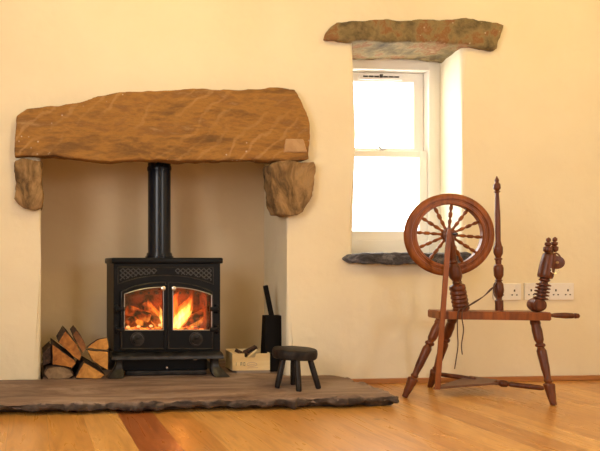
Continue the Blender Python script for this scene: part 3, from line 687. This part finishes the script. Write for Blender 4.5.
bm = bmesh.new(); a, b = W(275.5, 335, ty+.034), W(265.3, 285.5, ty+.026); d = b-a; x_ = Vector((d.z, 0, -d.x)).normalized()*.0135; yv = Vector((0, .006, 0))
prism(bm, [a-x_-yv, a+x_-yv, b+x_*.95-yv, b-x_*.95-yv], yv*2); bmesh.ops.bevel(bm, geom=bm.edges[:], offset=.002, segments=2, affect='EDGES')
tag(obj('flat_bar', bm, M['black']), 'flat black bar sticking up out of the tall black box', 'fire tool')

# ================================================================== STOOL
sc_ = G(294.3, 349.0, 0.222); stl = thing('milking_stool', 'small round blackened wooden stool with four legs at the right end of the hearth', 'stool', (sc_.x, sc_.y, HT))
r = .100; zt2 = .224; zb2 = .180
bm = bmesh.new(); lathe(bm, (sc_.x, sc_.y, zb2), (sc_.x, sc_.y, zt2), [(0, r*.93), (.10, r*.98), (.5, r), (.88, r), (.98, r*.975), (1, r*.955), (1.0, .001)], 40)
for v in bm.verts: v.co += Vector((fractal(v.co, 14, 3), fractal(v.co+Vector((4, 0, 0)), 14, 3), 0.6*fractal(v.co+Vector((9, 0, 0)), 12, 3)))*.004
obj('seat', bm, M['stool'], stl, smooth=True)
for (fx, fy), (tx, tyy) in (((277, 388), (279, 361)), ((298.8, 391.5), (295, 361)), ((293, 384.6), (291, 361)), ((318.7, 388.6), (308.5, 361))):
    f = G(fx, fy, HT+.001); c = Vector((sc_.x, sc_.y, 0)); dv = Vector((f.x-c.x, f.y-c.y, 0))
    top = G(tx, tyy, zb2) if False else c+dv*0.62; top.z = zb2+.012
    bm = bmesh.new(); lathe(bm, (f.x, f.y, HT+.001), top, [(0, .0105), (.03, .0125), (.5, .0135), (1, .0125)], 10)
    obj('leg', bm, M['stool'], stl, smooth=True)

# ================================================================== SOCKETS
def socket(x0, x1, y0, y1, label, n):
    a, b = W(x0, y1, -0.0005), W(x1, y0, -0.0005)
    root = thing('wall_socket', label, 'power socket', ((a.x+b.x)/2, 0, a.z), 'white sockets on the wall behind the spinning wheel')
    bm = bmesh.new(); box(bm, (a.x, -0.010, a.z), (b.x, -0.0006, b.z), .002); pl = obj('plate', bm, M['white'], root)
    wd_ = (b.x-a.x)/n; H = b.z-a.z
    for q in range(n):
        c = a.x+wd_*(q+.5); bm = bmesh.new()
        box(bm, (c-.004, -0.0108, a.z+H*.50), (c+.004, -0.0098, a.z+H*.63))
        for sx in (-1, 1): box(bm, (c+sx*.013-.004, -0.0108, a.z+H*.27), (c+sx*.013+.004, -0.0098, a.z+H*.34))
        obj('pin_holes', bm, M['dark'], pl)
        bm = bmesh.new(); sx = 1 if q else -1; cc = c+sx*.012
        box(bm, (cc-.006, -0.013, a.z+H*.66), (cc+.006, -0.0099, a.z+H*.86), .001); obj('switch', bm, M['white'], pl)
socket(492.5, 519.8, 283.3, 300.0, 'white double socket plate behind the tall spindle, nearest the window', 2)
socket(523.6, 547.9, 282.9, 299.7, 'white double socket plate partly hidden by the slanted bobbin post', 2)
socket(548.2, 572.3, 282.9, 299.7, 'white double socket plate farthest right on the wall', 2)

# ================================================================== SPINNING WHEEL
c0 = B(490, 300, .07)
sw = thing('spinning_wheel', 'antique turned dark wood spinning wheel standing on the floor right of the hearth', 'spinning wheel', (c0.x, c0.y, 0.0))
WM, WLm = M['wheel'], M['wheel_light']
# bench
bm = bmesh.new(); zbT = B(490, 311.8, 0).z; zbB = B(490, 320.0, 0).z
q = [B(439.3, 315, 0), B(551.8, 315, 0)]; BD = .12
P = [q[0], q[1], q[1]+BN*BD, q[0]+BN*BD]
prism(bm, [(v.x, v.y, zbB) for v in P], (0, 0, zbT-zbB)); bmesh.ops.bevel(bm, geom=bm.edges[:], offset=.0035, segments=2, affect='EDGES')
obj('bench', bm, WLm, sw, smooth=True)
# legs
legp = smoothprof([(0, .0115), (.02, .0125), (.12, .0165), (.235, .0215), (.255, .0125), (.275, .016), (.30, .0125), (.45, .0165), (.62, .0185), (.665, .013), (.68, .019), (.70, .019), (.715, .013), (.76, .018), (.86, .0195), (.93, .0175), (.95, .020), (1, .018)], 5)
for (tx, ty_, toff), foot in (((441, 321, .035), G(404.5, 395, .012)), ((453, 321, .125), G(430, 385.3, .010)), ((534.5, 321, .07), G(553.5, 402.8, .012))):
    f = Vector((foot.x, foot.y, 0.002)); t_ = B(tx, ty_, toff); t_.z = zbB-.0005
    bm = bmesh.new(); lathe(bm, f, t_, legp, 20); obj('leg', bm, WM, sw, smooth=True)
# drive wheel
wc = B(448.4, 234.8, .075); s_w = 2.68/580
Ro = .193; Ri = .141; wt2 = .017
bm = bmesh.new(); seg = 96
sec = [(Ri, -.7), (Ri+.004, -1), (Ri+.012, -1), (Ri+.015, -.72), (Ri+.024, -.68), (Ri+.027, -.95), (Ro-.010, -1), (Ro-.004, -.8), (Ro, -.4), (Ro-.006, 0), (Ro, .4), (Ro-.004, .8), (Ro-.010, 1), (Ri+.027, .95), (Ri+.024, .68), (Ri+.015, .72), (Ri+.012, 1), (Ri+.004, 1), (Ri, .7)]
rings = []
for i in range(seg):
    an = 2*PI*i/seg; rd = BX*math.cos(an)+Vector((0, 0, 1))*math.sin(an)
    rings.append([bm.verts.new(wc+rd*rr+BN*(yy*wt2)) for rr, yy in sec])
for i in range(seg):
    a, b = rings[i], rings[(i+1) % seg]
    for j in range(len(sec)): bm.faces.new((a[j], a[(j+1) % len(sec)], b[(j+1) % len(sec)], b[j]))
dw = obj('drive_wheel', bm, WLm, sw, smooth=True)
bm = bmesh.new(); lathe(bm, wc-BN*.040, wc+BN*.040, smoothprof([(0, .012), (.12, .018), (.2, .015), (.3, .029), (.5, .034), (.7, .029), (.8, .015), (.88, .018), (1, .012)], 4), 24); obj('hub', bm, WM, dw, smooth=True)
sp = smoothprof([(0, .0075), (.12, .0055), (.30, .0085), (.42, .0045), (.50, .0085), (.62, .0085), (.70, .0045), (.84, .0085), (1, .005)], 4)
for i in range(12):
    an = 2*PI*(i+.83)/12; rd = BX*math.cos(an)+Vector((0, 0, 1))*math.sin(an)
    bm = bmesh.new(); lathe(bm, wc+rd*.030, wc+rd*(Ri+.003), sp, 10); obj('spoke', bm, WLm, dw, smooth=True)
bm = bmesh.new(); lathe(bm, wc-BN*.080, wc+BN*.070, [(0, .005), (1, .005)], 10); obj('axle', bm, M['iron_worn'], dw, smooth=True)
# wheel posts
pp = [(0, .026), (.03, .0275), (.05, .0245), (.07, .028), (.10, .0255), (.12, .0285), (.15, .0255), (.17, .029), (.20, .0255), (.22, .029), (.26, .0255), (.28, .0285), (.32, .027), (.345, .012), (.36, .015), (.375, .012), (.44, .0225), (.54, .021), (.60, .012), (.62, .016), (.64, .012), (.72, .014), (.86, .0165), (.93, .0155), (1, .008)]
for base, top, off, sc2 in (((461.0, 310.2), (448.5, 232), .012, 1.15), ((464.5, 310.0), (449.5, 234), .128, .8)):
    a = B(base[0], base[1], off+.018 if off < .05 else off); b_ = B(top[0], top[1], off); a.z = zbT+.0003
    bm = bmesh.new(); lathe(bm, a, b_, [(t, rr*sc2) for t, rr in smoothprof(pp, 3)], 24); obj('wheel_post', bm, WM, sw, smooth=True)
# footman rod
bm = bmesh.new(); a, b_ = B(448.6, 229, -.018), B(436.8, 389.3, -.030)
d = (b_-a).normalized(); n_pts = []
side = BX
prism(bm, [a-side*.0065, a+side*.0065, a.lerp(b_, .12)+side*.010, b_+side*.0115, b_-side*.0115, a.lerp(b_, .12)-side*.010], -BN*.009)
bmesh.ops.bevel(bm, geom=bm.edges[:], offset=.002, segments=2, affect='EDGES'); obj('footman', bm, WLm, sw, smooth=True)
# treadle
tz = .048
T1, T2, T3, T4 = G(435.5, 389.3, .040), G(472, 378, tz), G(507, 383.3, tz), G(470, 386.6, .042)
bm = bmesh.new(); prism(bm, [T1+Vector((-.004, -.006, 0)), T4, T3+Vector((.004, -.012, 0)), T3+Vector((.004, .012, 0)), T2+Vector((0, .012, 0)), T1+Vector((-.004, .010, 0))], (0, 0, .010))
bmesh.ops.bevel(bm, geom=bm.edges[:], offset=.002, segments=2, affect='EDGES'); tr = obj('treadle', bm, M['treadle'], sw, smooth=True)
bm = bmesh.new(); lathe(bm, G(494, 382.5, tz+.004), G(544, 388.2, tz+.002), smoothprof([(0, .006), (.04, .012), (.08, .010), (.16, .017), (.26, .015), (.30, .009), (.34, .012), (.6, .0125), (.92, .012), (1, .008)], 4), 16); obj('treadle_bar', bm, WM, tr, smooth=True)
bm = bmesh.new(); lathe(bm, G(437.5, 374.0, tz+.010), G(476, 379.2, tz+.008), [(0, .009), (.05, .011), (.6, .012), (1, .008)], 12); obj('treadle_bar', bm, WM, tr, smooth=True)
# tall spindle post (distaff)
a, b_ = B(499.3, 309.8, .085), B(496.8, 177, .085); a.z = zbT+.0003
H = 132.
yp = lambda y: (309.8-y)/H
dp = [(309.8, .0185), (300, .0185), (299, .013), (297, .0125), (295, .0175), (290, .0225), (284, .020), (281, .0125), (280, .018), (279, .0125), (275, .021), (268, .0225), (265, .019), (264, .013), (260, .0135), (259.4, .018), (258.4, .018), (257.5, .012), (253, .0205), (248, .021), (244, .015), (241, .012), (225, .0125), (215, .0125), (205, .0105), (193.5, .0085), (192.5, .015), (191.5, .009), (189, .0165), (185.5, .0155), (183, .008), (181, .010), (177, .002)]
bm = bmesh.new(); lathe(bm, a, b_, smoothprof([(yp(y), r_*.88) for y, r_ in dp], 3), 20); obj('distaff_post', bm, WM, sw, smooth=True)
# bobbin assembly: cross bar, slanted ribbed post, upper barrel, knobs, bobbin
cb = B(537.5, 305.0, .03); 
bm = bmesh.new(); ca = cb.copy(); ca.z = zbT+.0315
lathe(bm, ca-BN*.022, ca+BN*.034, smoothprof([(0, .018), (.08, .028), (.3, .031), (.75, .031), (.92, .028), (1, .018)], 4), 28)
mo = obj('cross_barrel', bm, WM, sw, smooth=True)
lo_, hi_ = B(540.2, 300.5, .03), B(550.6, 250, .03)
bm = bmesh.new(); pr = [(0, .014)]
for i in range(5):
    t0 = .02+i*.066; pr += [(t0, .016), (t0+.016, .028), (t0+.036, .028), (t0+.054, .016)]
pr += [(.37, .014), (.40, .021), (.42, .021), (.44, .015)]
pr += smoothprof([(.45, .027), (.50, .0295), (.70, .029), (.90, .026), (.93, .022), (.95, .012), (1.0, .010)], 4)
lathe(bm, lo_, hi_, pr, 24); obj('slanted_post', bm, WM, sw, smooth=True)
for px_, py_, off in ((547.2, 250.5, .012), (553.6, 250, .050)):
    a = B(px_, py_+2, off); b_ = B(px_+1.5, py_-13, off)
    bm = bmesh.new(); lathe(bm, a, b_, smoothprof([(0, .010), (.12, .016), (.34, .016), (.42, .008), (.50, .0125), (.64, .0125), (.70, .005), (.76, .009), (.9, .009), (1, .003)], 4), 18); obj('maiden', bm, WM, sw, smooth=True)
bc = B(554.5, 262.5, .03)
bm = bmesh.new(); ax = (BN*1.0+BX*.25).normalized()
lathe(bm, bc-ax*.030, bc+ax*.055, [(0, .018), (.02, .029), (.10, .029), (.14, .024), (.15, .016), (.5, .018), (.85, .016), (.87, .028), (.98, .028), (1, .018)], 28); bo = obj('bobbin', bm, WM, sw, smooth=True)
bm = bmesh.new(); lathe(bm, bc-ax*.034, bc-ax*.030, [(0, .005), (1, .007)], 20); obj('bobbin_cap', bm, M['brass'], bo, smooth=True)
bm = bmesh.new(); tube(bm, curve([B(551, 268.5, .0), B(552, 272.5, -.005), B(556, 273.2, -.008), B(559, 270.5, -.005)]), .0022, 6); obj('flyer_hook', bm, M['steel'], bo, smooth=True)
bm = bmesh.new(); tube(bm, curve([B(552, 254, .05), B(557, 253.5, .05), B(560.5, 258, .05), B(561, 266, .05)]), .0035, 8); obj('flyer', bm, WM, sw, smooth=True)
# tension handle at the end of the bench
a = B(551.8, 315, 0)+BN*.06-BX*.004; b_ = B(579.5, 316.2, .06); a.z = (zbT+zbB)/2+.002; b_.z = a.z-.002
bm = bmesh.new(); lathe(bm, a, b_, smoothprof([(0, .010), (.03, .0155), (.09, .0165), (.12, .009), (.15, .007), (.22, .0075), (.40, .0115), (.62, .0135), (.80, .0125), (.86, .009), (.88, .0125), (.96, .011), (1, .004)], 4), 18); th = obj('tension_handle', bm, WM, sw, smooth=True)
# cord
bm = bmesh.new()
tube(bm, curve([B(496, 281, .06), B(493.6, 286, .05), B(494, 294, .05), B(497, 298, .055), B(495.5, 288, .055), B(491, 288.5, .05), B(484, 296, .04), B(474, 302, .02), B(468, 306, .0), B(463, 309.5, -.008), B(462, 318, -.010), B(463.5, 330, -.010), B(461.5, 345, -.010), B(462.3, 354.5, -.010)], 6), .0022, 6)
tube(bm, curve([B(496, 283, .07), B(491, 290, .055), B(478, 300.5, .03), B(466, 307.5, .0), B(458.5, 311, -.008), B(457.4, 330, -.010), B(458, 345, -.010), B(456.3, 358, -.010), B(454.6, 369, -.010)], 6), .0022, 6)
obj('cord', bm, M['cord'], sw, smooth=True)

# ================================================================== CEILING LAMPS (out of the picture, they light the room)
for i, x in enumerate((0.6, 2.7)):
    r_ = thing('ceiling_lamp', 'small round ceiling lamp in front of the fireplace' if i == 0 else 'small round ceiling lamp in front of the window', 'lamp', (x, -1.25, ZC-.06))
    bm = bmesh.new(); lathe(bm, (x, -1.25, ZC-.001), (x, -1.25, ZC-.05), [(0, .09), (.7, .08), (1, .03)], 24); obj('lamp_base', bm, M['white'], r_, smooth=True)
